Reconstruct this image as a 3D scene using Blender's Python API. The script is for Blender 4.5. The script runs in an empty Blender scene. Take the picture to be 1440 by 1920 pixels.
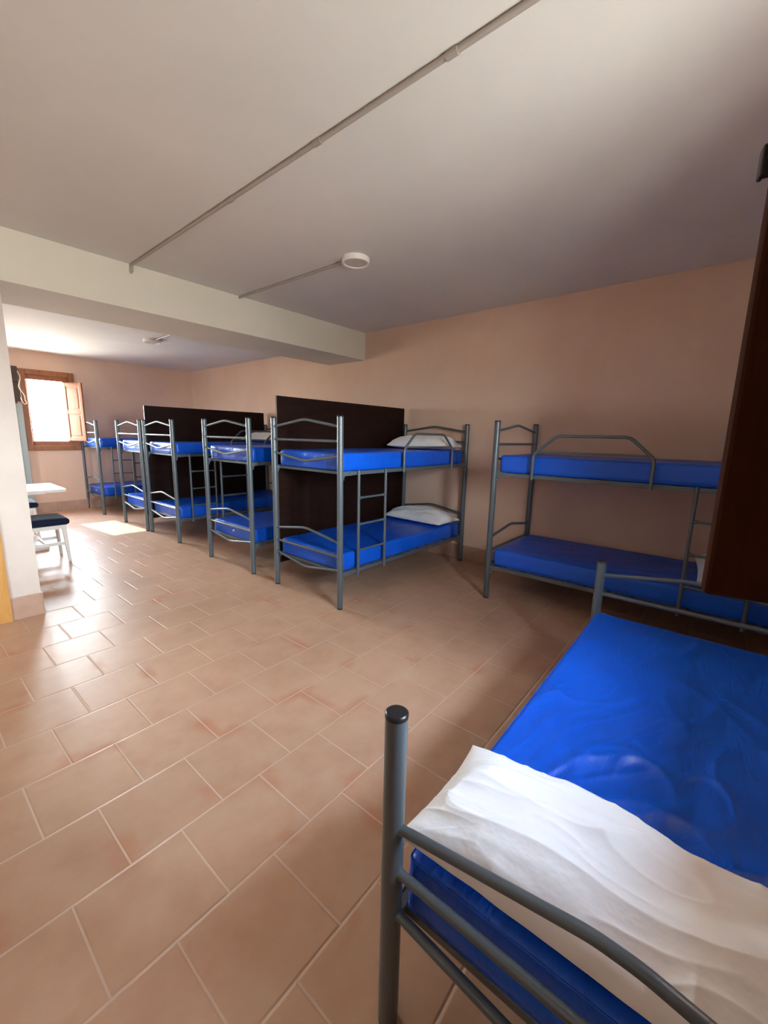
import bpy, bmesh, math, random
from mathutils import Vector, Matrix, noise
R = math.radians
S = bpy.context.scene
COL = S.collection
random.seed(4)

# ------------------------------------------------------------------ camera
cam = bpy.data.cameras.new('camera'); camo = bpy.data.objects.new('camera', cam); COL.objects.link(camo)
rt = Vector((0.64941414, -0.76013111, 0.02149362)); up = Vector((0.12347875, 0.13329895, 0.98335364)); fw = Vector((0.75034277, 0.63594975, -0.18042626))
m = Matrix((rt, up, -fw)).transposed().to_4x4(); m.translation = Vector((0, 0, 1.4945)); camo.matrix_world = m
cam.sensor_fit = 'VERTICAL'; cam.sensor_height = 24.0; cam.lens = 24.0 * 776.5 / 1920.0; cam.clip_start = 0.02; cam.clip_end = 200
S.camera = camo

# ------------------------------------------------------------------ world (bright hazy sky, pale ground below the horizon)
W = bpy.data.worlds.new('World'); S.world = W; W.use_nodes = True
nt = W.node_tree; nt.nodes.clear()
out = nt.nodes.new('ShaderNodeOutputWorld'); bg = nt.nodes.new('ShaderNodeBackground')
tc = nt.nodes.new('ShaderNodeTexCoord'); sp = nt.nodes.new('ShaderNodeSeparateXYZ'); cr = nt.nodes.new('ShaderNodeValToRGB')
mp = nt.nodes.new('ShaderNodeMapRange'); mp.inputs[1].default_value = -1; mp.inputs[2].default_value = 1
nt.links.new(tc.outputs['Generated'], sp.inputs[0]); nt.links.new(sp.outputs[2], mp.inputs[0]); nt.links.new(mp.outputs[0], cr.inputs[0])
e = cr.color_ramp.elements
e[0].position = 0.0; e[0].color = (0.98, 0.97, 0.90, 1)
e[1].position = 1.0; e[1].color = (0.9, 1.3, 1.9, 1)
for pos, c in ((0.47, (1.25, 1.20, 1.08, 1)), (0.515, (2.9, 3.05, 3.15, 1)), (0.62, (3.1, 3.3, 3.5, 1)), (0.72, (1.75, 2.0, 2.32, 1)), (0.85, (1.45, 1.8, 2.4, 1))):
    k = e.new(pos); k.color = c
nt.links.new(cr.outputs[0], bg.inputs[0]); bg.inputs[1].default_value = 26.0
nt.links.new(bg.outputs[0], out.inputs[0])

# ------------------------------------------------------------------ sun through the far window
sun = bpy.data.lights.new('sun', 'SUN'); suno = bpy.data.objects.new('sun', sun); COL.objects.link(suno)
suno.rotation_euler = Vector((0.17, -1.59, -1.285)).to_track_quat('-Z', 'Y').to_euler()
sun.energy = 9.0; sun.angle = R(1.2); sun.color = (1.0, 0.90, 0.78)

V = S.view_settings
S.display_settings.display_device = 'sRGB'
V.view_transform = 'Standard'; V.look = 'None'; V.exposure = 0.93; V.gamma = 1.0; V.use_curve_mapping = False
S.cycles.max_bounces = 14; S.cycles.diffuse_bounces = 8; S.cycles.glossy_bounces = 5; S.cycles.transparent_max_bounces = 12
S.cycles.use_denoising = True; S.cycles.sample_clamp_indirect = 12.0

TB = 0.64; XW = 4.46; YB = -0.47; YF = 9.44; XL = -3.3; XL2 = -0.95
ZC = 2.895; ZC2 = 2.79; YP1 = 4.19; YP2 = 4.93; ZB = 2.533
WINZ = (1.28, 2.31)
WX2 = (0.92, 1.78)         # opening in the back wall over the near bed
WX3 = (-2.95, -1.95)        # second opening in the back wall
WX1 = (1.59, 2.19); WX5 = (0.92, 1.40)
WY4 = (8.0, 8.4)

def portal(name, loc, rot, sx, sy):
    l = bpy.data.lights.new(name, 'AREA'); l.shape = 'RECTANGLE'; l.size = sx; l.size_y = sy; l.cycles.is_portal = True
    o = bpy.data.objects.new(name, l); COL.objects.link(o); o.location = loc; o.rotation_euler = rot
zc = sum(WINZ) / 2; zh = WINZ[1] - WINZ[0]
portal('window_portal', ((WX2[0] + WX2[1]) / 2, YB - TB + 0.02, zc), (R(90), 0, 0), WX2[1] - WX2[0], zh)
portal('window_portal', ((WX3[0] + WX3[1]) / 2, YB - TB + 0.02, zc), (R(90), 0, 0), WX3[1] - WX3[0], zh)
portal('window_portal', ((WX1[0] + WX1[1]) / 2, YF + 0.27, zc), (R(-90), 0, 0), WX1[1] - WX1[0], zh)
portal('window_portal', ((WX5[0] + WX5[1]) / 2, YF + 0.27, zc), (R(-90), 0, 0), WX5[1] - WX5[0], zh)
portal('window_portal', (XL2 - 0.27, (WY4[0] + WY4[1]) / 2, 1.7), (0, R(-90), 0), 1.2, WY4[1] - WY4[0])

# ------------------------------------------------------------------ materials
def mat(name, col, rough=0.5, metal=0.0, spec=0.5, coat=0.0):
    m = bpy.data.materials.new(name); m.use_nodes = True; b = m.node_tree.nodes['Principled BSDF']
    b.inputs['Base Color'].default_value = (*col, 1); b.inputs['Roughness'].default_value = rough
    b.inputs['Metallic'].default_value = metal; b.inputs['Specular IOR Level'].default_value = spec
    b.inputs['Coat Weight'].default_value = coat
    return m, m.node_tree, b
def N(t, typ, **kw):
    n = t.nodes.new(typ)
    for k, v in kw.items(): setattr(n, k, v)
    return n
def coords(t, scale=(1, 1, 1), rotz=0.0, loc=(0, 0, 0)):
    g = N(t, 'ShaderNodeTexCoord'); mp = N(t, 'ShaderNodeMapping')
    mp.inputs['Scale'].default_value = scale; mp.inputs['Rotation'].default_value = (0, 0, rotz); mp.inputs['Location'].default_value = loc
    t.links.new(g.outputs['Object'], mp.inputs['Vector']); return mp.outputs[0]
def noise_n(t, vec, scale, detail=4, rough=0.6, dist=0.0):
    n = N(t, 'ShaderNodeTexNoise'); n.inputs['Scale'].default_value = scale; n.inputs['Detail'].default_value = detail
    n.inputs['Roughness'].default_value = rough; n.inputs['Distortion'].default_value = dist
    t.links.new(vec, n.inputs['Vector']); return n.outputs['Fac']
def ramp(t, fac, stops):
    r = N(t, 'ShaderNodeValToRGB'); e = r.color_ramp.elements
    e[0].position, e[0].color = stops[0][0], (*stops[0][1], 1); e[1].position, e[1].color = stops[-1][0], (*stops[-1][1], 1)
    for p, c in stops[1:-1]:
        k = e.new(p); k.color = (*c, 1)
    t.links.new(fac, r.inputs[0]); return r.outputs[0]
def mixc(t, fac, a, b, mode='MIX'):
    n = N(t, 'ShaderNodeMix', data_type='RGBA', blend_type=mode)
    if isinstance(fac, float): n.inputs[0].default_value = fac
    else: t.links.new(fac, n.inputs[0])
    for i, v in ((6, a), (7, b)):
        if isinstance(v, tuple): n.inputs[i].default_value = (*v, 1)
        else: t.links.new(v, n.inputs[i])
    return n.outputs[2]
def math_n(t, op, a, b=None):
    n = N(t, 'ShaderNodeMath', operation=op)
    for i, v in ((0, a), (1, b)):
        if v is None: continue
        if isinstance(v, (int, float)): n.inputs[i].default_value = v
        else: t.links.new(v, n.inputs[i])
    return n.outputs[0]
def bump(t, b, h, strength=0.3, dist=0.01, normal=None):
    n = N(t, 'ShaderNodeBump'); n.inputs['Strength'].default_value = strength; n.inputs['Distance'].default_value = dist
    t.links.new(h, n.inputs['Height'])
    if normal is not None: t.links.new(normal, n.inputs['Normal'])
    if b is not None: t.links.new(n.outputs[0], b.inputs['Normal'])
    return n.outputs[0]

def plaster(name, c1, c2, bs=0.25, sc=1.3):
    m, t, b = mat(name, c1, 0.85, spec=0.25)
    v = coords(t); f = noise_n(t, v, sc, 5, 0.6)
    t.links.new(ramp(t, f, ((0.35, c1), (0.65, c2))), b.inputs['Base Color'])
    h = noise_n(t, v, 55, 6, 0.7); h2 = noise_n(t, v, 9, 3, 0.5)
    bump(t, b, h, bs, 0.004, bump(t, None, h2, bs, 0.012)); return m
M_wall = plaster('peach_plaster', (0.67, 0.475, 0.36), (0.71, 0.53, 0.415))
M_wall_dimmed = plaster('fill_cut_plaster', (0.30, 0.20, 0.15), (0.34, 0.24, 0.18))  # peach plaster darkened on the unseen walls to cut bounced fill light
M_ceil = plaster('ceiling_paint', (0.68, 0.68, 0.665), (0.73, 0.725, 0.71), 0.12, 0.9)
M_beam = plaster('cream_paint', (0.68, 0.65, 0.57), (0.72, 0.69, 0.62), 0.12)
M_pier = plaster('pier_paint', (0.60, 0.52, 0.48), (0.66, 0.59, 0.54), 0.2, 2.0)

def tile_mat():
    m, t, b = mat('terracotta_tile', (0.5, 0.3, 0.2), 0.4)
    T = 0.3445
    v = coords(t, (1, 1, 1), R(-1.02), (-0.387 - T * 30, -0.735 - T * 30, 0))
    # even row index at the origin so every second row is shifted by half a tile
    br = N(t, 'ShaderNodeTexBrick'); br.offset = 0.5; br.offset_frequency = 2; br.squash = 1.0
    vp = N(t, 'ShaderNodeVectorMath', operation='ADD'); vp.inputs[1].default_value = (T * 60.5, T * 60, 0)
    t.links.new(v, vp.inputs[0])
    def setb(br, mort, smooth):
        t.links.new(vp.outputs[0], br.inputs['Vector'])
        br.inputs['Scale'].default_value = 1.0; br.inputs['Brick Width'].default_value = T; br.inputs['Row Height'].default_value = T
        br.inputs['Mortar Size'].default_value = mort; br.inputs['Mortar Smooth'].default_value = smooth; br.inputs['Bias'].default_value = 0.0
    setb(br, 0.0032, 0.1)
    br.inputs['Color1'].default_value = (0, 0, 0, 1); br.inputs['Color2'].default_value = (1, 1, 1, 1); br.inputs['Mortar'].default_value = (0.5, 0.5, 0.5, 1)
    edge = N(t, 'ShaderNodeTexBrick'); edge.offset = 0.5; edge.offset_frequency = 2
    setb(edge, 0.009, 1.0)
    wide = N(t, 'ShaderNodeTexBrick'); wide.offset = 0.5; wide.offset_frequency = 2
    setb(wide, 0.06, 1.0)
    base = mixc(t, noise_n(t, v, 5.0, 4, 0.6), (0.53, 0.29, 0.18), (0.70, 0.485, 0.335))
    tint = mixc(t, br.outputs['Fac'], mixc(t, noise_n(t, v, 1.1, 0, 0.5), (0.80, 0.78, 0.76), (1.12, 1.12, 1.12)), (1.0, 1.0, 1.0))
    c = mixc(t, 1.0, base, tint, 'MULTIPLY')
    # orange firing marks near tile edges
    st = ramp(t, noise_n(t, v, 3.4, 2, 0.45, 0.2), ((0.56, (0, 0, 0)), (0.72, (1, 1, 1))))
    stm = math_n(t, 'MULTIPLY', math_n(t, 'MULTIPLY', st, math_n(t, 'POWER', wide.outputs['Fac'], 0.6)), 0.6)
    c = mixc(t, stm, c, (0.55, 0.19, 0.09))
    c = mixc(t, br.outputs['Fac'], c, (0.68, 0.50, 0.375))
    t.links.new(c, b.inputs['Base Color'])
    rr = mixc(t, noise_n(t, v, 5, 2, 0.5), (0.36,) * 3, (0.46,) * 3)
    rr = mixc(t, br.outputs['Fac'], rr, (0.55, 0.55, 0.55))
    t.links.new(rr, b.inputs['Roughness'])
    b.inputs['Specular IOR Level'].default_value = 0.20
    inv = math_n(t, 'SUBTRACT', 1.0, edge.outputs['Fac'])
    n1 = bump(t, None, inv, 0.6, 0.003)
    n2 = bump(t, None, noise_n(t, v, 9, 2, 0.5, 0.4), 0.22, 0.006, n1)
    bump(t, b, noise_n(t, v, 60, 3, 0.6), 0.12, 0.003, n2)
    return m
M_tile = tile_mat()
def base_tile():
    m, t, b = mat('baseboard_tile', (0.45, 0.27, 0.2), 0.45)
    v = coords(t); f = noise_n(t, v, 5, 4)
    t.links.new(ramp(t, f, ((0.3, (0.40, 0.245, 0.175)), (0.7, (0.50, 0.335, 0.255)))), b.inputs['Base Color']); return m
M_base = base_tile()
M_grout, _, _ = mat('pale_grout', (0.62, 0.47, 0.38), 0.8)

def paint_metal():
    m, t, b = mat('blue_grey_enamel', (0.105, 0.130, 0.148), 0.32, 0.25, 0.5)
    bump(t, b, noise_n(t, coords(t), 260, 2, 0.5), 0.06, 0.001); return m
M_metal = paint_metal()
M_black, _, _ = mat('black_plastic', (0.012, 0.012, 0.014), 0.35)
M_zinc, _, _ = mat('zinc_bolt', (0.7, 0.7, 0.7), 0.3, 1.0)
def vinyl():
    m, t, b = mat('blue_vinyl', (0.006, 0.085, 0.60), 0.36, 0.0, 0.45)
    v = coords(t)
    t.links.new(ramp(t, noise_n(t, v, 2.5, 3), ((0.3, (0.001, 0.078, 0.56)), (0.7, (0.004, 0.108, 0.70)))), b.inputs['Base Color'])
    v2 = coords(t, (1.0, 3.2, 1.0), R(18)); 
    h = noise_n(t, v2, 4.0, 4, 0.55, 1.2)
    n1 = bump(t, None, h, 0.5, 0.016)
    bump(t, b, noise_n(t, v, 420, 2, 0.5), 0.05, 0.0006, n1); return m
M_vinyl = vinyl()
M_seam, _, _ = mat('navy_piping', (0.004, 0.03, 0.20), 0.6)
M_tag, _, _ = mat('white_label', (0.8, 0.82, 0.85), 0.6)
def linen():
    m, t, b = mat('white_cotton', (0.83, 0.84, 0.85), 0.9, spec=0.2)
    v = coords(t)
    n1 = bump(t, None, noise_n(t, coords(t, (1.6, 1.0, 1), R(20)), 11, 3, 0.5, 0.0), 0.45, 0.014)
    bump(t, b, noise_n(t, v, 500, 2), 0.08, 0.0006, n1)
    b.inputs['Subsurface Weight'].default_value = 0.0
    return m
M_linen = linen()
def wenge():
    m, t, b = mat('dark_wenge_laminate', (0.03, 0.012, 0.008), 0.5, spec=0.12)
    v = coords(t, (1.5, 1.5, 14))
    t.links.new(ramp(t, noise_n(t, v, 3, 4), ((0.3, (0.011, 0.0042, 0.0032)), (0.7, (0.019, 0.0075, 0.0055)))), b.inputs['Base Color']); return m
M_wenge = wenge()
M_wedge, _, _ = mat('pale_board_edge', (0.10, 0.06, 0.05), 0.5)
def wood(name, c1, c2, rough=0.4, sc=(14, 14, 1.5), spec=0.5):
    m, t, b = mat(name, c1, rough, spec=spec)
    v = coords(t, sc); f = noise_n(t, v, 3.0, 6, 0.65, 0.8)
    t.links.new(ramp(t, f, ((0.3, c1), (0.7, c2))), b.inputs['Base Color']); bump(t, b, f, 0.08, 0.002); return m
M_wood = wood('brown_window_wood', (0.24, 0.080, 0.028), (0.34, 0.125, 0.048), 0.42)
M_wood_shaded = wood('shaded_shutter_wood', (0.032, 0.0085, 0.0028), (0.046, 0.013, 0.004), 0.7, spec=0.08)  # shade on the near shutter's face is put into this darker wood colour
M_oak = wood('honey_oak', (0.50, 0.24, 0.06), (0.62, 0.33, 0.10), 0.35)
M_white, _, _ = mat('white_lacquer', (0.80, 0.80, 0.80), 0.35)
def navy():
    m, t, b = mat('navy_velvet', (0.004, 0.010, 0.036), 0.85, spec=0.3)
    b.inputs['Sheen Weight'].default_value = 0.08; b.inputs['Sheen Roughness'].default_value = 0.4
    bump(t, b, noise_n(t, coords(t), 300, 2), 0.1, 0.001); return m
M_navy = navy()
M_conduit, _, _ = mat('grey_conduit', (0.36, 0.33, 0.30), 0.5)
M_lampw, _, _ = mat('white_lamp_ring', (0.82, 0.81, 0.78), 0.4)
M_diff, _, _ = mat('frosted_diffuser', (0.60, 0.56, 0.53), 0.35)
M_cable, _, _ = mat('pale_cable', (0.70, 0.58, 0.45), 0.6)
M_dark, _, _ = mat('dark_brown_box', (0.045, 0.022, 0.016), 0.5)
M_pale, _, _ = mat('pale_blue_grey', (0.34, 0.41, 0.42), 0.5)
def glass():
    m = bpy.data.materials.new('window_glass'); m.use_nodes = True; t = m.node_tree; t.nodes.clear()
    o = N(t, 'ShaderNodeOutputMaterial'); mx = N(t, 'ShaderNodeMixShader'); a = N(t, 'ShaderNodeBsdfTransparent'); g = N(t, 'ShaderNodeBsdfGlossy')
    a.inputs[0].default_value = (0.93, 0.95, 0.94, 1); g.inputs['Roughness'].default_value = 0.02; mx.inputs[0].default_value = 0.06
    t.links.new(a.outputs[0], mx.inputs[1]); t.links.new(g.outputs[0], mx.inputs[2]); t.links.new(mx.outputs[0], o.inputs[0]); return m
M_glass = glass()

# ------------------------------------------------------------------ mesh helpers
class MB:
    """collects shapes into one mesh"""
    def __init__(s): s.v = []; s.f = []; s.smooth = []
    def add(s, vs, fs, smooth=False):
        o = len(s.v); s.v += [tuple(v) for v in vs]; s.f += [tuple(i + o for i in f) for f in fs]; s.smooth += [smooth] * len(fs); return s
    def box(s, x0, x1, y0, y1, z0, z1, M=None):
        x0, x1 = min(x0, x1), max(x0, x1); y0, y1 = min(y0, y1), max(y0, y1); z0, z1 = min(z0, z1), max(z0, z1)
        v = [Vector(p) for p in ((x0, y0, z0), (x1, y0, z0), (x1, y1, z0), (x0, y1, z0), (x0, y0, z1), (x1, y0, z1), (x1, y1, z1), (x0, y1, z1))]
        if M is not None: v = [M @ p for p in v]
        return s.add(v, ((0, 3, 2, 1), (4, 5, 6, 7), (0, 1, 5, 4), (1, 2, 6, 5), (2, 3, 7, 6), (3, 0, 4, 7)))
    def tube(s, pts, r, n=14, caps=True, rad=None):
        pts = [Vector(p) for p in pts]; K = len(pts); T = []
        for i in range(K):
            a = (pts[i] - pts[i - 1]).normalized() if i else (pts[1] - pts[0]).normalized()
            b = (pts[i + 1] - pts[i]).normalized() if i < K - 1 else a
            T.append(((a + b).normalized(), a, b))
        t0 = T[0][0]; ref = Vector((0, 0, 1)) if abs(t0.z) < 0.9 else Vector((1, 0, 0)); u = t0.cross(ref).normalized()
        vs = []
        for i in range(K):
            t, a, b = T[i]; u = (u - t * u.dot(t)).normalized(); w = t.cross(u); rr = rad[i] if rad else r
            for k in range(n):
                an = 2 * math.pi * k / n; vs.append(pts[i] + (u * math.cos(an) + w * math.sin(an)) * rr)
        fs = [(i * n + k, i * n + (k + 1) % n, (i + 1) * n + (k + 1) % n, (i + 1) * n + k) for i in range(K - 1) for k in range(n)]
        s.add(vs, fs, True)
        if caps:
            s.add(vs[:n], (tuple(reversed(range(n))),)); s.add(vs[-n:], (tuple(range(n)),))
        return s
    def build(s, name, material, parent=None, bevel=0.0, seg=2):
        me = bpy.data.meshes.new(name); me.from_pydata(s.v, [], s.f)
        if bevel or len(s.f) < 4000:
            b = bmesh.new(); b.from_mesh(me)
            sm = {f.index: q for f, q in zip(b.faces, s.smooth)}
            for f in b.faces: f.smooth = sm[f.index]
            if bevel:
                bmesh.ops.bevel(b, geom=[e for e in b.edges if e.is_manifold and e.calc_face_angle(0) > 0.6], offset=bevel, segments=seg, affect='EDGES', profile=0.5)
            bmesh.ops.recalc_face_normals(b, faces=b.faces); b.to_mesh(me); b.free()
        else:
            me.polygons.foreach_set('use_smooth', s.smooth)
        me.materials.append(material); o = bpy.data.objects.new(name, me); COL.objects.link(o)
        if parent: o.parent = parent
        return o
def fillet(pts, d=0.03, n=4):
    """round the inner corners of a polyline"""
    pts = [Vector(p) for p in pts]; res = [pts[0]]
    for i in range(1, len(pts) - 1):
        p = pts[i]; a = p + (pts[i - 1] - p).normalized() * d; b = p + (pts[i + 1] - p).normalized() * d
        for k in range(n + 1):
            q = k / n; res.append(a * (1 - q) ** 2 + p * 2 * q * (1 - q) + b * q * q)
    res.append(pts[-1]); return res
def empty(name, loc, rz=0.0):
    o = bpy.data.objects.new(name, None); COL.objects.link(o); o.location = loc; o.rotation_euler = (0, 0, rz); o.empty_display_size = 0.1; return o
def tag(o, label, cat, group=None):
    o['label'] = label; o['category'] = cat
    if group: o['group'] = group
    return o
def struct(o, label=None):
    o['kind'] = 'structure'
    if label: o['label'] = label
    return o
def copy_tree(o, parent=None):
    c = o.copy(); COL.objects.link(c); c.parent = parent
    for ch in list(o.children): copy_tree(ch, c)
    return c

# ------------------------------------------------------------------ room shell
T = 0.28
b = MB(); b.box(XL - T, XW + T, YB - TB, YF + T, -0.12, 0)
struct(b.build('floor', M_tile), 'terracotta tiled floor laid in running bond')
b = MB(); b.box(XL - T, XW + T, YB - TB, YP1 + 0.1, ZC, ZC + 0.25); struct(b.build('ceiling', M_ceil), 'off white painted ceiling of the near half')
b = MB(); b.box(XL - T, XW + T, YP1 + 0.1, YF + T, ZC2, ZC + 0.25); struct(b.build('ceiling', M_ceil), 'off white painted ceiling beyond the beam')
b = MB(); b.box(XW, XW + T, YB - T, YF + T, -0.1, ZC + .2); struct(b.build('wall_right', M_wall), 'long peach plaster wall behind the bunk heads')
def wall_holes(name, axis, base, thick, lo, hi, top, holes, material, label):
    """wall along one axis with rectangular openings (a0,a1,z0,z1)"""
    b = MB(); holes = sorted(holes); cur = lo
    def bx(a0, a1, z0, z1):
        if a1 - a0 < 1e-4 or z1 - z0 < 1e-4: return
        if axis == 'x': b.box(a0, a1, base, base + thick, z0, z1)
        else: b.box(base, base + thick, a0, a1, z0, z1)
    for a0, a1, z0, z1 in holes:
        bx(cur, a0, -0.1, top); bx(a0, a1, -0.1, z0); bx(a0, a1, z1, top); cur = a1
    bx(cur, hi, -0.1, top)
    return struct(b.build(name, material), label)
wall_holes('wall_back', 'x', YB, -TB, XL - T, XW + T, ZC + .2, [(*WX2, *WINZ), (*WX3, *WINZ)], M_wall_dimmed, 'plaster wall right behind the camera, darkened to cut bounced light')
wall_holes('wall_far', 'x', YF, T, XL - T, XW + T, ZC + .2, [(*WX1, 1.20, 2.41), (*WX5, *WINZ)], M_wall, 'far peach plaster wall with the wooden window')
wall_holes('wall_left', 'y', XL, -T, YB - T, YP2, ZC + .2, [], M_wall_dimmed, 'left wall of the near half of the room')
wall_holes('wall_left_far', 'y', XL2, -T, YP2 - .01, YF + T, ZC + .2, [(*WY4, 1.1, 2.3)], M_wall, 'left wall of the far half of the room')
b = MB(); b.box(XL - T, 0.636, YP1, YP2, -0.1, ZC + 0.05); struct(b.build('wall_divider', M_pier), 'pale plastered wall end that carries the ceiling beam')
b = MB(); b.box(0.60, XW + 0.02, YP1 - 0.001, YP2, ZB, ZC + 0.05); b.box(XL, 0.61, YP1 - 0.0012, YP1 + .02, ZB, ZC + 0.05)
struct(b.build('trim_1', M_beam), 'cream ceiling beam crossing the room')

def baseboard(name, p0, p1, nrm, h=0.18, label=None):
    p0 = Vector(p0); p1 = Vector(p1); n = Vector(nrm); L = (p1 - p0).length; d = (p1 - p0) / L
    ang = math.atan2(d.y, d.x); M = Matrix.Translation(p0) @ Matrix.Rotation(ang, 4, 'Z')
    sg = 1 if (M.to_3x3() @ Vector((0, 1, 0))).dot(n) > 0 else -1
    b = MB(); step = 0.3445; x = 0
    while x < L - 1e-3:
        x1 = min(x + step, L); b.box(x + (0.002 if x else 0), x1 - (0.002 if x1 < L else 0), 0, sg * 0.011, 0, h, M); x = x1
    o = struct(b.build(name, M_base, None, 0.0015, 1), label)
    g = MB(); g.box(0, L, 0, sg * 0.008, 0, h + 0.003, M); g.build('grout', M_grout, o); return o
baseboard('baseboard_right', (XW, YB, 0), (XW, YF, 0), (-1, 0, 0), label='terracotta tile skirting along the long wall')
baseboard('baseboard_far', (XL2, YF, 0), (XW, YF, 0), (0, -1, 0), label='terracotta tile skirting under the far window')
baseboard('baseboard_divider', (0.446, YP1, 0), (0.636, YP1, 0), (0, -1, 0), label='terracotta tile skirting at the foot of the pale wall end')
b = MB(); b.box(0.636, 0.647, YP1 - .011, YP2, 0, 0.18); struct(b.build('baseboard_divider_side', M_base, None, 0.0015, 1))

# door in the divider wall: only the foot of its casing shows
d = MB(); d.box(-0.52, -0.44, YP1 - 0.03, YP1, 0, 2.1); d.box(0.366, 0.446, YP1 - 0.03, YP1, 0, 2.1); d.box(-0.44, 0.366, YP1 - 0.03, YP1, 2.02, 2.1)
do = struct(d.build('door_1', M_oak, None, 0.004), 'honey coloured wooden door casing at the left edge')
d = MB(); d.box(-0.44, 0.366, YP1 - 0.018, YP1, 0.005, 2.02); d.box(-0.3, 0.23, YP1 - .024, YP1 - .017, 1.1, 1.9); d.box(-0.3, 0.23, YP1 - .024, YP1 - .017, .2, .95)
d.build('door_leaf', M_oak, do, 0.003)

# ------------------------------------------------------------------ windows
def frame_ring(b, x0, x1, z0, z1, w, y0, y1, wl=None):
    wl = w if wl is None else wl
    b.box(x0, x0 + wl, y0, y1, z0, z1); b.box(x1 - w, x1, y0, y1, z0, z1)
    b.box(x0 + wl, x1 - w, y0, y1, z0, z0 + w); b.box(x0 + wl, x1 - w, y0, y1, z1 - w, z1)
def shutter(name, hinge, free, z0, z1, th, material, parent, st=0.065):
    """one wooden leaf from the hinge line to the free edge"""
    hx, hy = hinge; fx, fy = free; L = math.hypot(fx - hx, fy - hy); M = Matrix.Translation((hx, hy, 0)) @ Matrix.Rotation(math.atan2(fy - hy, fx - hx), 4, 'Z')
    b = MB(); t = th / 2
    b.box(0, st, -t, t, z0, z1, M); b.box(L - st, L, -t, t, z0, z1, M)
    zm = (z0 + z1) / 2
    for a, c in ((z0, z0 + st), (zm - st / 2, zm + st / 2), (z1 - st, z1)): b.box(st, L - st, -t, t, a, c, M)
    o = b.build(name, material, parent, 0.006, 2)
    for a, c in ((z0 + st, zm - st / 2), (zm + st / 2, z1 - st)):
        p = MB(); p.box(st - .004, L - st + .004, -t * .35, t * .35, a - .004, c + .004, M); p.box(st + .03, L - st - .03, -t * .8, t * .8, a + .03, c - .03, M)
        p.build('shutter_panel', material, o, 0.006, 2)
    return o, M, L
# far window
b = MB(); frame_ring(b, 1.516, 2.287, 1.11, 2.49, 0.085, YF - 0.03, YF + 0.06)
w1 = struct(b.build('window_1', M_wood, None, 0.006), 'brown wooden window with an open shutter in the far wall')
b = MB(); frame_ring(b, 1.592, 2.205, 1.192, 2.408, 0.085, YF + 0.0, YF + 0.05, 0.03); b.build('sash', M_wood, w1, 0.006)
b = MB(); b.box(1.62, 2.13, YF + 0.022, YF + 0.028, 1.27, 2.33); b.build('window_pane', M_glass, w1)
b = MB(); b.box(1.59, 2.19, YF + .06, YF + T, 1.16, 1.2); b.build('window_sill', M_beam, w1)
so, _, _ = shutter('shutter_leaf', (2.105, YF - 0.045), (2.305, 9.055), 1.285, 2.31, 0.026, M_wood, w1)
so['label'] = 'open brown wooden shutter leaf with two panels'
for z in (1.45, 2.12): h = MB(); h.tube([(2.105, YF - .045, z), (2.105, YF - .045, z + .07)], 0.011, 10); h.build('hinge', M_black, w1)
# hidden windows that also light the room
def plain_window(name, x0, x1, ybase, inward, z0, z1, mull=True):
    yo = ybase - inward * (TB - .10 if inward > 0 else 0.10)
    b = MB(); frame_ring(b, x0, x1, z0, z1, 0.045, yo, yo - inward * 0.05)
    if mull: b.box((x0 + x1) / 2 - .03, (x0 + x1) / 2 + .03, yo, yo - inward * .05, z0, z1)
    o = struct(b.build(name, M_wood, None, 0.004))
    g = MB(); g.box(x0 + .03, x1 - .03, yo - inward * .022, yo - inward * .028, z0 + .03, z1 - .03); g.build('window_pane', M_glass, o); return o
w2 = plain_window('window_2', *WX2, YB, 1, *WINZ)
w2['label'] = 'wooden window in the back wall whose shaded shutter hangs open over the near bed'
plain_window('window_3', *WX3, YB, 1, *WINZ); plain_window('window_5', *WX5, YF, -1, *WINZ, mull=False)
b = MB()
for y0, y1 in ((WY4[0], WY4[0] + .06), (WY4[1] - .06, WY4[1]), (sum(WY4) / 2 - .04, sum(WY4) / 2 + .04)): b.box(XL2 - .15, XL2 - .1, y0, y1, 1.1, 2.3)
b.box(XL2 - .15, XL2 - .1, *WY4, 1.1, 1.16); b.box(XL2 - .15, XL2 - .1, *WY4, 2.24, 2.3)
w4 = struct(b.build('window_4', M_wood, None, 0.004))
b = MB(); b.box(XL2 - .128, XL2 - .122, WY4[0] + .03, WY4[1] - .03, 1.13, 2.27); b.build('window_pane', M_glass, w4)
# near shutter, seen from very close at the right edge
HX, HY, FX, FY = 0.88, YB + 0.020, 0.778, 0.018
sh, SM, SL = shutter('shutter_leaf', (HX, HY), (FX, FY), 1.270, 2.29, 0.026, M_wood_shaded, w2, .13)
sh['label'] = 'brown shutter leaf hanging over the near bed, its shade put into the colour'
l = MB(); zl = 1.838
l.box(SL - .030, SL + .016, .010, .017, zl - .010, zl + .012, SM); l.box(SL - .028, SL - .008, .011, .0155, zl - .045, zl, SM); l.box(SL + .010, SL + .016, .004, .022, zl - .010, zl + .026, SM)
l.build('latch', M_black, sh, 0.002)

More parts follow.
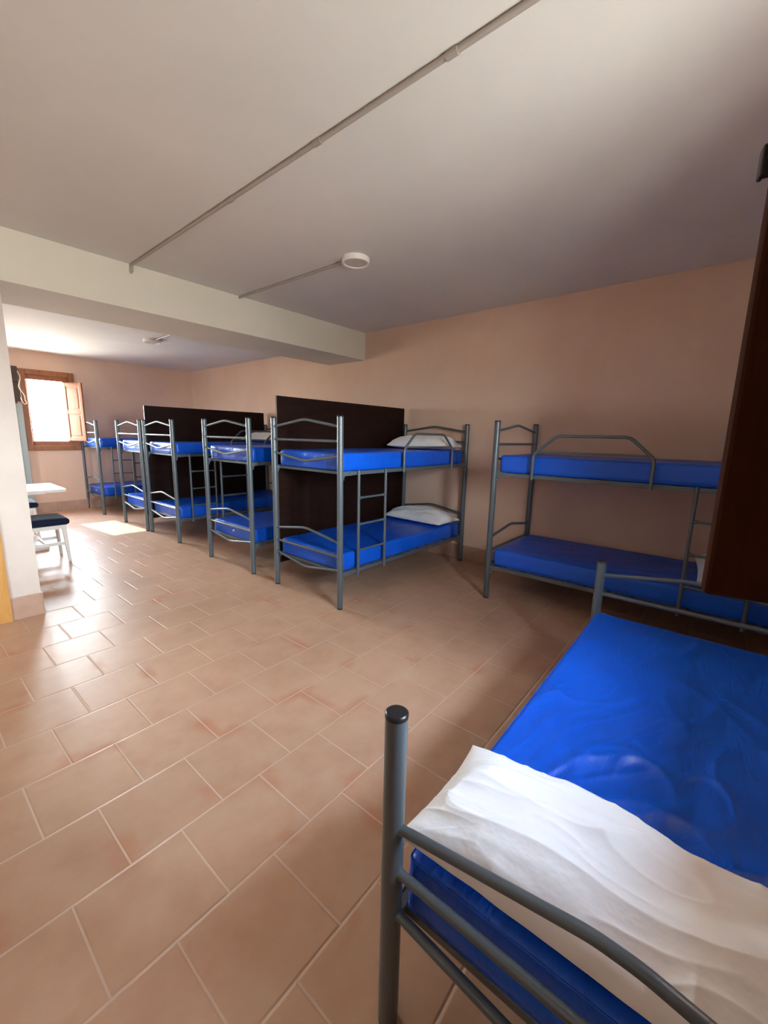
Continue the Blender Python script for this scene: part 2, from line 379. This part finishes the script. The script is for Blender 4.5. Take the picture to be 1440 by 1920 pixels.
# pale board, dark box and cable on the far wall left of the window
b = MB(); b.box(1.38, 1.512, YF - 0.06, YF - .003, 0.0, 1.90); b.box(1.38, 1.43, YF - .066, YF - .06, 0, 1.9)
tag(b.build('wall_panel', M_pale, None, 0.004), 'narrow pale blue-grey upright board against the far wall, left of the window', 'panel')
b = MB(); b.box(1.34, 1.49, 9.28, 9.42, 2.25, 2.50); b.box(1.36, 1.50, 9.30, 9.40, 1.93, 2.25); b.box(1.38, 1.44, 9.29, 9.38, 1.90, 1.93)
bo = empty('wall_cabinet', (1.42, 9.42, 2.2)); tag(bo, 'dark brown box high on the far wall, left of the window', 'box')
q = b.build('box_body', M_dark, None, 0.005); q.parent = bo; q.matrix_parent_inverse = bo.matrix_basis.inverted()
pts = [(1.485, 9.275, 2.42)]
for i in range(26):
    a = i / 25; pts.append((1.49 + .02 * math.sin(a * 9) + .035 * a * a, 9.27 - .01 * math.cos(a * 8), 2.40 - .44 * a))
pts += [(1.545, 9.28, 1.945), (1.56, 9.28, 1.91), (1.53, 9.28, 1.89), (1.50, 9.28, 1.93), (1.485, 9.28, 2.0)]
c = MB(); c.tube(pts, 0.006, 8); tag(c.build('cable', M_cable), 'pale looping cable dangling from the dark box beside the far window', 'cable')

# ------------------------------------------------------------------ ceiling fittings
def conduit(name, pts, joints, label, cap=None):
    b = MB(); b.tube(fillet(pts, 0.02), 0.0115, 12); o = b.build(name, M_conduit); 
    for p in joints:
        j = MB(); j.tube([Vector(p) - Vector((0, .025, 0)), Vector(p) + Vector((0, .025, 0))], 0.0145, 12); j.build('coupling', M_conduit, o)
    return tag(o, label, 'conduit', 'ceiling conduits')
conduit('electrical_conduit', [(1.512, YB + .002, ZC - .0125), (1.512, YP1 - .028, ZC - .0125), (1.512, YP1 - .022, ZC - .06), (1.512, YP1 + .001, ZC - .065)],
        [(1.512, 1.0, ZC - .0135), (1.512, 1.75, ZC - .0135), (1.512, 2.55, ZC - .0135)], 'long grey conduit tube running across the ceiling to the beam')
conduit('electrical_conduit', [(2.575, 2.66, ZC - .0125), (2.535, YP1 - .002, ZC - .0125)], [], 'short grey conduit tube between the round ceiling lamp and the beam')
conduit('electrical_conduit', [(2.62, YP2 + .001, ZC2 - .0125), (2.62, 6.60, ZC2 - .0125)], [], 'grey conduit tube leading to the lamp beyond the beam')
def lamp(loc, label):
    t = empty('ceiling_lamp', loc); tag(t, label, 'ceiling lamp', 'round ceiling lamps')
    n = 40
    def lathe(prof, name, mt):
        b = MB(); vs = []; fs = []
        for r_, z in prof: vs += [(r_ * math.cos(2 * math.pi * k / n), r_ * math.sin(2 * math.pi * k / n), z) for k in range(n)]
        for i in range(len(prof) - 1): fs += [(i * n + k, i * n + (k + 1) % n, (i + 1) * n + (k + 1) % n, (i + 1) * n + k) for k in range(n)]
        b.add(vs, fs, True)
        if prof[-1][0] < 0.2 and name == 'diffuser': b.add(vs[-n:], (tuple(range(n)),))
        o = b.build(name, mt, t); md = o.modifiers.new('e', 'EDGE_SPLIT'); md.split_angle = R(40); return o
    lathe([(.001, -.0005), (.112, -.0005), (.112, -.036), (.108, -.040), (.094, -.040), (.091, -.036), (.091, -.03)], 'housing', M_lampw)
    lathe([(.0915, -.033), (.06, -.036), (.001, -.037)], 'diffuser', M_diff)
    return t
lamp((2.605, 2.565, ZC), 'round white flush ceiling lamp on the near ceiling, short conduit beside it')
lamp((2.62, 6.70, ZC2), 'round white flush ceiling lamp beyond the beam')

# ------------------------------------------------------------------ bunk beds
L = 2.028; WB = 0.917; H = 1.65; RP = 0.026; RB = 0.0122
def endbars(x, zt, zm, zv, pk, vk, y0, y1):
    """three bars between two posts: hexed top, straight middle, dropped bottom"""
    s = 1 if y1 > y0 else -1; a = y0 + s * (RP - .004); c = y1 - s * (RP - .004); mid = (y0 + y1) / 2
    def neck(pts):
        pts = [Vector(p) for p in pts]; d0 = (pts[1] - pts[0]).normalized(); d1 = (pts[-2] - pts[-1]).normalized()
        pts = [pts[0], pts[0] + d0 * .014, pts[0] + d0 * .03] + pts[1:-1] + [pts[-1] + d1 * .03, pts[-1] + d1 * .014, pts[-1]]
        rad = [RB * 1.12, RB * .92, RB] + [RB] * (len(pts) - 6) + [RB, RB * .92, RB * 1.12]
        return pts, rad
    out = []
    for zz, k in ((zt, pk), (zm, 0), (zv, vk)):
        if k: raw = fillet([(x, a, zz), (x, mid - s * .035, zz + k), (x, mid + s * .035, zz + k), (x, c, zz)], 0.022, 4)
        else: raw = [(x, a, zz), (x, mid, zz), (x, c, zz)]
        p, r = neck(raw); out.append(MB().tube(p, RB, 14, True, r))
    return out
def post(t, x, y, z0, z1, seam=None):
    p = MB(); p.tube([(x, y, z0 + .012), (x, y, z1 - .006)], RP, 28)
    if seam: p.tube([(x, y, seam - .0015), (x, y, seam + .0015)], RP + .0006, 28)
    o = p.build('post', M_metal, t)
    c = MB(); c.tube([(x, y, z1 - .012), (x, y, z1 - .003), (x, y, z1)], RP, 28, True, [RP + .0008, RP + .0008, RP - .003]); c.build('cap', M_black, o)
    f = MB(); f.tube([(x, y, z0), (x, y, z0 + .014)], RP - .001, 28); f.build('foot', M_black, o)
    return o
def side_rail(t, x0, x1, y, z0, z1, sgn):
    b = MB(); b.box(x0 + RP - .004, x1 - RP + .004, y - .014, y + .014, z0, z1)
    o = b.build('side_rail', M_metal, t, 0.003)
    for xa, s in ((x0, 1), (x1, -1)):
        k = MB(); k.box(xa + s * (RP + .0), xa + s * (RP + .10), y + sgn * .0135, y + sgn * .0175, z0 - .002, z1 + .004); k.build('bracket', M_metal, o)
        k = MB(); k.add([(xa + s * RP, y + sgn * .004, z0), (xa + s * (RP + .03), y + sgn * .004, z0), (xa + s * (RP + .004), y + sgn * .004, z0 - .05), (xa + s * RP, y + sgn * .004, z0 - .05),
               (xa + s * RP, y - sgn * .001, z0), (xa + s * (RP + .03), y - sgn * .001, z0), (xa + s * (RP + .004), y - sgn * .001, z0 - .05), (xa + s * RP, y - sgn * .001, z0 - .05)],
              ((0, 1, 2, 3), (7, 6, 5, 4), (0, 4, 5, 1), (1, 5, 6, 2), (2, 6, 7, 3), (3, 7, 4, 0))); k.build('gusset', M_metal, o)
        for dx in (.055, .075):
            h = MB(); h.tube([(xa + s * (RP + dx), y + sgn * .017, (z0 + z1) / 2 + .002), (xa + s * (RP + dx), y + sgn * .0182, (z0 + z1) / 2 + .002)], 0.0035, 8); h.build('rivet', M_black, o)
        z = MB(); z.tube([(xa + s * (RP + .006), y + sgn * .001, z0 - .035), (xa + s * (RP + .006), y + sgn * .012, z0 - .035)], 0.006, 8); z.build('bolt', M_zinc, o)
    return o
def slats(t, x0, x1, y0, y1, z):
    b = MB(); ya, yc = min(y0, y1), max(y0, y1)
    for xa in (x0 + .06, x1 - .06): b.box(xa - .014, xa + .014, ya + .012, yc - .012, z - .014, z + .010)
    n = 11
    for i in range(n):
        x = x0 + .06 + (x1 - x0 - .12) * (i + .5) / n; b.box(x - .012, x + .012, ya + .012, yc - .012, z - .004, z + .010)
    return b.build('slat_base', M_metal, t, 0.002, 1)
def make_bunk(mirror):
    t = empty('bunk_bed', (0, 0, 0))
    for x in (0, L):
        for y in (0, WB): post(t, x, y, 0, H, 0.885)
        for z in endbars(x, 1.563, 1.444, 1.322, .057, -.055, 0, WB): z.build('end_bar', M_metal, t)
        for z in endbars(x, .590, .466, .345, .060, -.060, 0, WB): z.build('end_bar', M_metal, t)
    for y, s in ((0, -1), (WB, 1)):
        side_rail(t, 0, L, y, 1.163, 1.195, s); side_rail(t, 0, L, y, .292, .324, s)
    slats(t, 0, L, 0, WB, 1.182); slats(t, 0, L, 0, WB, .311)
    yl = WB + .026 if mirror else -.026
    la = empty('ladder', (0, 0, 0)); 
    b = MB()
    for x in (.195, .548): b.tube([(x, yl, .275), (x, yl, 1.200)], .0125, 14)
    la2 = b.build('ladder', M_metal, t); bpy.data.objects.remove(la)
    for z in (.964, .730, .497):
        r_ = MB(); r_.tube([(.205, yl, z), (.225, yl, z), (.25, yl, z), (.49, yl, z), (.515, yl, z), (.54, yl, z)], .01, 12, True, [.016, .0115, .0095, .0095, .0115, .016]); r_.build('rung', M_metal, la2)
    g = MB(); x0, x1 = .815, 1.678
    g.tube(fillet([(x0, yl, 1.155), (x0, yl, 1.372), (x0 + .165, yl, 1.523), (x1 - .18, yl, 1.523), (x1, yl, 1.372), (x1, yl, 1.155)], .04, 5), .0125, 14)
    go = g.build('guard_rail', M_metal, t)
    g = MB(); g.tube([(x0 + .012, yl, 1.392), (x1 - .012, yl, 1.392)], .009, 12); g.build('cross_bar', M_metal, go)
    return t
proto = {False: make_bunk(False), True: make_bunk(True)}; used = {False: False, True: False}
def place_bunk(x, y, rz, mirror, label):
    o = proto[mirror]
    if used[mirror]: o = copy_tree(o)
    used[mirror] = True
    o.location = (x, y, 0); o.rotation_euler = (0, 0, rz); o.name = 'bunk_bed'
    return tag(o, label, 'bunk bed', 'metal bunk beds')

# mattress: rounded box with soft folds pressed into the cover
def rounded_box(lx, ly, lz, r, nx, ny, nz, disp, seed):
    b = bmesh.new(); hx, hy, hz = lx / 2, ly / 2, lz / 2
    def face(o, u, v, nu, nv):
        o, u, v = Vector(o), Vector(u), Vector(v)
        g = [[b.verts.new(o + u * (i / nu) + v * (j / nv)) for j in range(nv + 1)] for i in range(nu + 1)]
        for i in range(nu):
            for j in range(nv): b.faces.new((g[i][j], g[i + 1][j], g[i + 1][j + 1], g[i][j + 1]))
    face((-hx, -hy, hz), (lx, 0, 0), (0, ly, 0), nx, ny); face((-hx, hy, -hz), (lx, 0, 0), (0, -ly, 0), nx, ny)
    face((-hx, -hy, -hz), (lx, 0, 0), (0, 0, lz), nx, nz); face((hx, hy, -hz), (-lx, 0, 0), (0, 0, lz), nx, nz)
    face((-hx, hy, -hz), (0, -ly, 0), (0, 0, lz), ny, nz); face((hx, -hy, -hz), (0, ly, 0), (0, 0, lz), ny, nz)
    bmesh.ops.remove_doubles(b, verts=b.verts, dist=1e-4)
    for v in b.verts:
        p = v.co; inn = Vector((max(-hx + r, min(hx - r, p.x)), max(-hy + r, min(hy - r, p.y)), max(-hz + r, min(hz - r, p.z)))); d = p - inn
        if d.length > 1e-9: v.co = inn + d.normalized() * r
        v.co += disp(v.co.copy(), seed, (hx, hy, hz))
    for f in b.faces: f.smooth = True
    bmesh.ops.recalc_face_normals(b, faces=b.faces)
    me = bpy.data.meshes.new('mattress'); b.to_mesh(me); b.free(); return me
def ridge(x, y, z=0): return (1 - abs(noise.noise(Vector((x, y, z))))) ** 3
def disp_plain(p, seed, h):
    d = Vector((0, 0, 0)); s = seed * 7.3
    if p.z > h[2] - .02:
        ex = min(1, (h[0] - abs(p.x)) / .1); ey = min(1, (h[1] - abs(p.y)) / .1); w = max(0, min(ex, ey))
        d.z += w * (.006 * noise.noise(Vector((p.x * 2.2 + s, p.y * 3, s))) + .006 * (ridge(p.x * 2.1 + p.y * 1.9 + s, p.y * 5 - p.x * 2.4, s) - .5))
    side = max(0, 1 - abs(p.z) / h[2]) ** .5
    if abs(p.y) > h[1] - .02: d.y += math.copysign(.004 * noise.noise(Vector((p.x * 6 + s, p.z * 3, s))) + .003 * noise.noise(Vector((p.x * 22 + s, p.z * 4, s))), p.y) * side
    if abs(p.x) > h[0] - .02: d.x += math.copysign(.008 * noise.noise(Vector((p.y * 5 + s + p.z * 9, p.z * 5, s))) + .009 * (ridge(p.y * 13 + p.z * 20 + s, p.z * 3) - .5) * (.4 + noise.noise(Vector((p.y * 4 + s, 0, s)))), p.x) * side
    return d
def disp_near(p, seed, h):
    d = disp_plain(p, seed, h) * .5
    if p.z > h[2] - .02:
        ex = min(1, (h[0] - abs(p.x)) / .06); ey = min(1, (h[1] - abs(p.y)) / .05); w = max(0, min(ex, ey))
        # folds fanning out of the middle of the pillow side across the cover
        wob = noise.noise(Vector((p.x * 2.4, p.y * 2.4, 3))); wb2 = noise.noise(Vector((p.x * 5, p.y * 5, 8)))
        cx, cy = p.x + .95, p.y - .55; r_ = math.hypot(cx, cy); an = math.atan2(cy, cx)
        far = math.exp(-((r_ - .75) / .40) ** 2)
        f = max(0, 1 - abs(noise.noise(Vector((an * 4.2 + wob * .5, r_ * .7, 5.0)))) * 3.4) ** 2
        d.z += w * .011 * f * far
        f2 = max(0, 1 - abs(noise.noise(Vector((an * 9 + wob, r_ * 1.6, 15.0)))) * 3.6) ** 2
        d.z += w * .0055 * f2 * far
        for (x0, y0, rx, ry, am, ph) in ((-.40, .08, .17, .12, .010, 0.0), (-.34, .03, .10, .07, .007, 1.0), (-.30, -.12, .11, .06, .007, 2.0)):
            q = math.hypot((p.x - x0) / rx, (p.y - y0) / ry) + .35 * wb2; aa = math.atan2(p.y - y0, p.x - x0)
            d.z += w * am * math.exp(-((q - 1) / .16) ** 2) * max(0, .55 + .6 * math.sin(aa + ph))
            d.z -= w * am * .5 * math.exp(-(q / .8) ** 2)
        g = max(0, 1 - abs(noise.noise(Vector((p.x * 1.5 + p.y * 3.3 + wob * .7, p.y * 3.4 - p.x * 1.1, 9.0)))) * 3.2) ** 2
        d.z += w * .0065 * g
    return d
ML, MW, MH = 1.945, 0.872, 0.155
mattress_meshes = [rounded_box(ML, MW, MH, .022, 110, 50, 8, disp_plain, s) for s in range(3)]
near_mesh = rounded_box(ML, .885, .160, .026, 300, 150, 10, disp_near, 5)
for me in mattress_meshes + [near_mesh]: me.materials.append(M_vinyl)
tag_mesh = None
mcount = 0
def mattress(M, z, label, mesh=None, label_x=None):
    """M places the bunk frame; the mattress lies on its slats at height z"""
    global mcount
    me = mesh or mattress_meshes[mcount % 3]; mcount += 1
    o = bpy.data.objects.new('mattress', me); COL.objects.link(o)
    o.matrix_world = M @ Matrix.Translation((L / 2 + .005, WB / 2, z + MH / 2)) if mesh is None else M @ Matrix.Translation((L / 2 + .0, -WB / 2 + .004, z + .08))
    tag(o, label, 'mattress', 'blue mattresses')
    hx, hy, hz = (ML / 2, MW / 2, MH / 2) if mesh is None else (ML / 2, .4425, .08)
    s = MB()
    for zz in (hz - .010, -hz + .010):
        r_ = .020; pts = []
        for cx, cy, a0 in ((hx - r_, hy - r_, 0), (-hx + r_, hy - r_, 90), (-hx + r_, -hy + r_, 180), (hx - r_, -hy + r_, 270)):
            for k in range(5): a = R(a0 + 90 * k / 4); pts.append((cx + (r_ - .004) * math.cos(a), cy + (r_ - .004) * math.sin(a), zz))
        pts.append(pts[0]); s.tube(pts, .0028, 6, False)
    s.build('piping', M_vinyl, o)
    if label_x is not None:
        c = MB(); c.box(-hx - .012, -hx - .0105, label_x - .02, label_x + .02, -.012, .006, None); t_ = c.build('care_label', M_tag, o); t_.rotation_euler = (R(-18), 0, 0)
        t_['label'] = 'small white label'
    return o
def pillow_mesh(lx, ly, hz, seed, n=70, wr=1.0):
    b = bmesh.new(); g = {}
    for side in (1, -1):
        for i in range(n + 1):
            for j in range(n + 1):
                u = -1 + 2 * i / n; v = -1 + 2 * j / n
                if side == -1 and (i in (0, n) or j in (0, n)): g[side, i, j] = g[1, i, j]; continue
                # corners stick out, sides pull in
                px = u * lx / 2 * (1 - .07 * (1 - v * v) * abs(u) ** 3); py = v * ly / 2 * (1 - .05 * (1 - u * u) * abs(v) ** 3)
                e = max(0.0, (1 - abs(u) ** 2.6)) * max(0.0, (1 - abs(v) ** 3.4)); z = hz * e ** .52
                w = wr * min(1, e * 3)
                nn = noise.noise(Vector((px * 5 + seed, py * 5, seed))) * .008 + (ridge(px * 8 + py * 2 + seed, py * 3.2 - px * 1.5, seed) - .45) * .009 + (ridge(px * 19 + seed, py * 6 + px * 5, seed + 4) - .45) * .0035
                rad = (ridge(py * 16 + seed if abs(u) > abs(v) else px * 20 + seed, .5, seed) - .5) * .009 * min(1, max(abs(u), abs(v)) ** 5)
                if side == 1: z = z * .80 + (nn + rad) * w
                else: z = -z * .20
                g[side, i, j] = b.verts.new((px, py, z + .003 * noise.noise(Vector((px * 16, py * 16, seed))) * (1 - w)))
        for i in range(n):
            for j in range(n):
                f = (g[side, i, j], g[side, i + 1, j], g[side, i + 1, j + 1], g[side, i, j + 1])
                b.faces.new(f if side == 1 else tuple(reversed(f)))
    for f in b.faces: f.smooth = True
    zmin = min(v.co.z for v in b.verts)
    for v in b.verts: v.co.z -= zmin
    me = bpy.data.meshes.new('pillow'); b.to_mesh(me); b.free(); me.materials.append(M_linen); return me
def pillow(me, loc, rz, label, rx=0, ry=0):
    o = bpy.data.objects.new('pillow', me); COL.objects.link(o); o.location = loc; o.rotation_euler = (rx, ry, rz)
    return tag(o, label, 'pillow', 'white pillows')

def frameM(x, y, rz): return Matrix.Translation((x, y, 0)) @ Matrix.Rotation(rz, 4, 'Z')
UZ, LZ = 1.193, .322
bunks = [
 ('A', 2.3612, 2.4828, R(-.35), False, 'metal bunk bed with two white pillows, standing in front of the nearer dark partition board',
  'blue upper mattress with white pillow, in front of the nearer dark partition', 'blue lower mattress with white pillow, in front of the nearer dark partition'),
 ('C', 2.3671, 3.8345, R(.3), True, 'metal bunk bed just beyond the nearer dark partition board',
  'blue upper mattress of the bunk just beyond the nearer dark partition', 'blue lower mattress with small white label, on the bunk just beyond the nearer dark partition'),
 ('D', 2.385, 5.6694, R(.1), False, 'metal bunk bed directly in front of the farther dark partition board',
  'blue upper mattress directly in front of the farther dark partition', 'blue lower mattress directly in front of the farther dark partition'),
 ('E', 2.3564, 6.6822, R(0), True, 'metal bunk bed just behind the farther dark partition board, end bars brightly lit',
  'blue upper mattress of the bunk just behind the farther dark partition', 'blue lower mattress of the bunk just behind the farther dark partition'),
 ('F', 2.3195, 8.5335, R(0), False, 'farthest metal bunk bed, beside the far window and its shutter',
  'blue upper mattress of the farthest bunk, beside the window shutter', 'blue lower mattress with small white label, on the farthest bunk by the window'),
 ('B', 4.432, -.352, R(90.3), True, 'metal bunk bed standing lengthwise along the peach wall, behind the near bed',
  'blue upper mattress of the bunk along the peach wall at the right', 'blue lower mattress of the bunk along the peach wall at the right'),
]
BM = {}
for k, x, y, rz, mir, lb, lu, ll in bunks:
    place_bunk(x, y, rz, mir, lb); M = frameM(x, y, rz); BM[k] = M
    mattress(M, UZ, lu); mattress(M, LZ, ll, None, {'C': -.02, 'F': .02}.get(k))
PM = [pillow_mesh(.44, .80, .15, 3.1, 90, 2.3), pillow_mesh(.44, .84, .15, 8.6, 90, 2.3)]
def on_bunk(k, lx, ly, z, rz, me, label):
    M = BM[k]; p = M @ Vector((lx, ly, z)); a = math.atan2(M[1][0], M[0][0]); return pillow(me, p, a + rz, label)
on_bunk('A', 1.765, .425, UZ + MH + .006, R(3), PM[0], 'white pillow on the upper mattress in front of the nearer partition, behind the guard rail')
on_bunk('A', 1.765, .425, LZ + MH + .006, R(-2), PM[1], 'white pillow on the lower mattress in front of the nearer partition')
on_bunk('D', 1.70, .44, UZ + MH + .006, R(0), PM[0], 'white pillow on the upper mattress in front of the farther partition')
on_bunk('B', .285, .45, LZ + MH + .006, R(4), PM[1], 'white pillow on the lower mattress by the peach wall, nearly hidden by the shutter')

# ------------------------------------------------------------------ near single bed
GX, GY, GR = 0.655, 0.505, R(1.2)
t = empty('single_bed', (GX, GY, 0), GR); tag(t, 'near metal single bed with blue mattress and white pillow, under the shaded shutter', 'bed')
for y in (0, -WB):
    post(t, 0, y, 0, .893); post(t, L, y, 0, .785)
for z in endbars(0, .598, .475, .355, .075, -.05, 0, -WB): z.build('end_bar', M_metal, t)
for z in endbars(L, .700, .582, .455, .055, -.055, 0, -WB): z.build('end_bar', M_metal, t)
side_rail(t, 0, L, 0, .292, .324, 1); side_rail(t, 0, L, -WB, .292, .324, -1); slats(t, 0, L, 0, -WB, .311)
GM = frameM(GX, GY, GR)
mattress(GM, LZ, 'blue mattress with creased cover on the near single bed', near_mesh)
pg = pillow_mesh(.40, .86, .130, 5.7, 220, 1.9)
pillow(pg, GM @ Vector((.235, -.415, LZ + .177)), GR + R(0), 'large white pillow lying across the near end of the single bed')

# ------------------------------------------------------------------ dark partition boards
def board(x, y, label):
    b = MB(); b.box(x, x + 1.99, y - .016, y + .004, 0.20, 1.853)
    o = b.build('partition_board', M_wenge, None, 0.0015, 1); tag(o, label, 'partition', 'dark partition boards')
    e = MB(); e.box(x - .0015, x - .0001, y - .015, y + .003, .201, 1.852); e.build('edge_band', M_wedge, o)
    return o
board(2.433, 3.450, 'dark brown partition board rising behind the nearer pillowed bunk bed')
board(2.415, 6.638, 'dark brown partition board farther back, in front of the two farthest bunk beds')

# ------------------------------------------------------------------ table and chairs
t = empty('dining_table', (.90, 6.8, 0)); tag(t, 'small white table by the pale wall end', 'table')
def part(mb, name, mt, parent, bev=0.004):
    o = mb.build(name, mt, None, bev); o.parent = parent; o.matrix_parent_inverse = Matrix.Translation(parent.location).inverted() if parent.rotation_euler.z == 0 else parent.matrix_basis.inverted(); return o
b = MB(); b.box(.42, 1.345, 6.375, 7.205, .722, .757); part(b, 'tabletop', M_white, t)
b = MB(); b.box(.50, 1.15, 6.46, 7.12, .70, .722); part(b, 'apron', M_white, t)
b = MB(); b.box(.90, .985, 6.72, 6.86, .07, .70); part(b, 'column', M_white, t)
b = MB(); b.box(.72, 1.12, 6.44, 7.14, 0, .075); part(b, 'base', M_white, t, .01)
def chair():
    t = empty('dining_chair', (0, 0, 0))
    def leg(x, y, dx, dy):
        b = MB(); v = []
        for z, w, k in ((0, .014, 1), (.43, .021, 0)):
            cx, cy = x + dx * k, y + dy * k; v += [(cx - w, cy - w, z), (cx + w, cy - w, z), (cx + w, cy + w, z), (cx - w, cy + w, z)]
        b.add(v, ((0, 3, 2, 1), (4, 5, 6, 7), (0, 1, 5, 4), (1, 2, 6, 5), (2, 3, 7, 6), (3, 0, 4, 7))); b.build('leg', M_white, t, .003)
    leg(.18, -.18, .022, -.01); leg(.18, .18, .022, .01)
    for s in (-1, 1):
        b = MB(); b.box(-.21, -.17, s * .18 - .018, s * .18 + .018, 0, .45)
        v = [(-.21, s * .18 - .018, .45), (-.17, s * .18 - .018, .45), (-.17, s * .18 + .018, .45), (-.21, s * .18 + .018, .45), (-.27, s * .18 - .016, .95), (-.24, s * .18 - .016, .95), (-.24, s * .18 + .016, .95), (-.27, s * .18 + .016, .95)]
        b.add(v, ((4, 5, 6, 7), (0, 1, 5, 4), (1, 2, 6, 5), (2, 3, 7, 6), (3, 0, 4, 7))); b.build('leg', M_white, t)
    b = MB(); b.box(-.19, .20, -.20, -.175, .385, .435); b.box(-.19, .20, .175, .20, .385, .435); b.box(.175, .20, -.175, .175, .385, .435); b.box(-.20, -.175, -.175, .175, .385, .435); b.build('seat_rail', M_white, t, .003)
    b = MB(); b.box(-.18, .19, -.193, -.175, .20, .235); b.build('stretcher', M_white, t, .003)
    b = MB(); b.box(-.18, .19, .175, .193, .20, .235); b.build('stretcher', M_white, t, .003)
    b = MB(); b.box(0, .022, -.175, .175, .205, .23); b.build('stretcher', M_white, t, .003)
    for z in (.60, .72, .86): b = MB(); b.box(-.25, -.235, -.165, .165, z, z + .05); b.build('back_slat', M_white, t, .003)
    me = rounded_box(.46, .47, .075, .034, 16, 16, 6, lambda p, s, h: Vector((0, 0, .022 * max(0, 1 - (p.x / h[0]) ** 2) * max(0, 1 - (p.y / h[1]) ** 2) if p.z > 0 else 0)), 0)
    me.materials.append(M_navy); o = bpy.data.objects.new('seat', me); COL.objects.link(o); o.parent = t; o.location = (.005, 0, .468); return t
c0 = chair(); c0.location = (.965, 5.91, 0); tag(c0, 'white chair with navy seat in front of the white table', 'chair', 'white dining chairs')
c1 = copy_tree(c0); c1.location = (.97, 7.42, 0); c1.rotation_euler = (0, 0, R(-3)); tag(c1, 'white chair with navy seat behind the white table, mostly hidden', 'chair', 'white dining chairs')
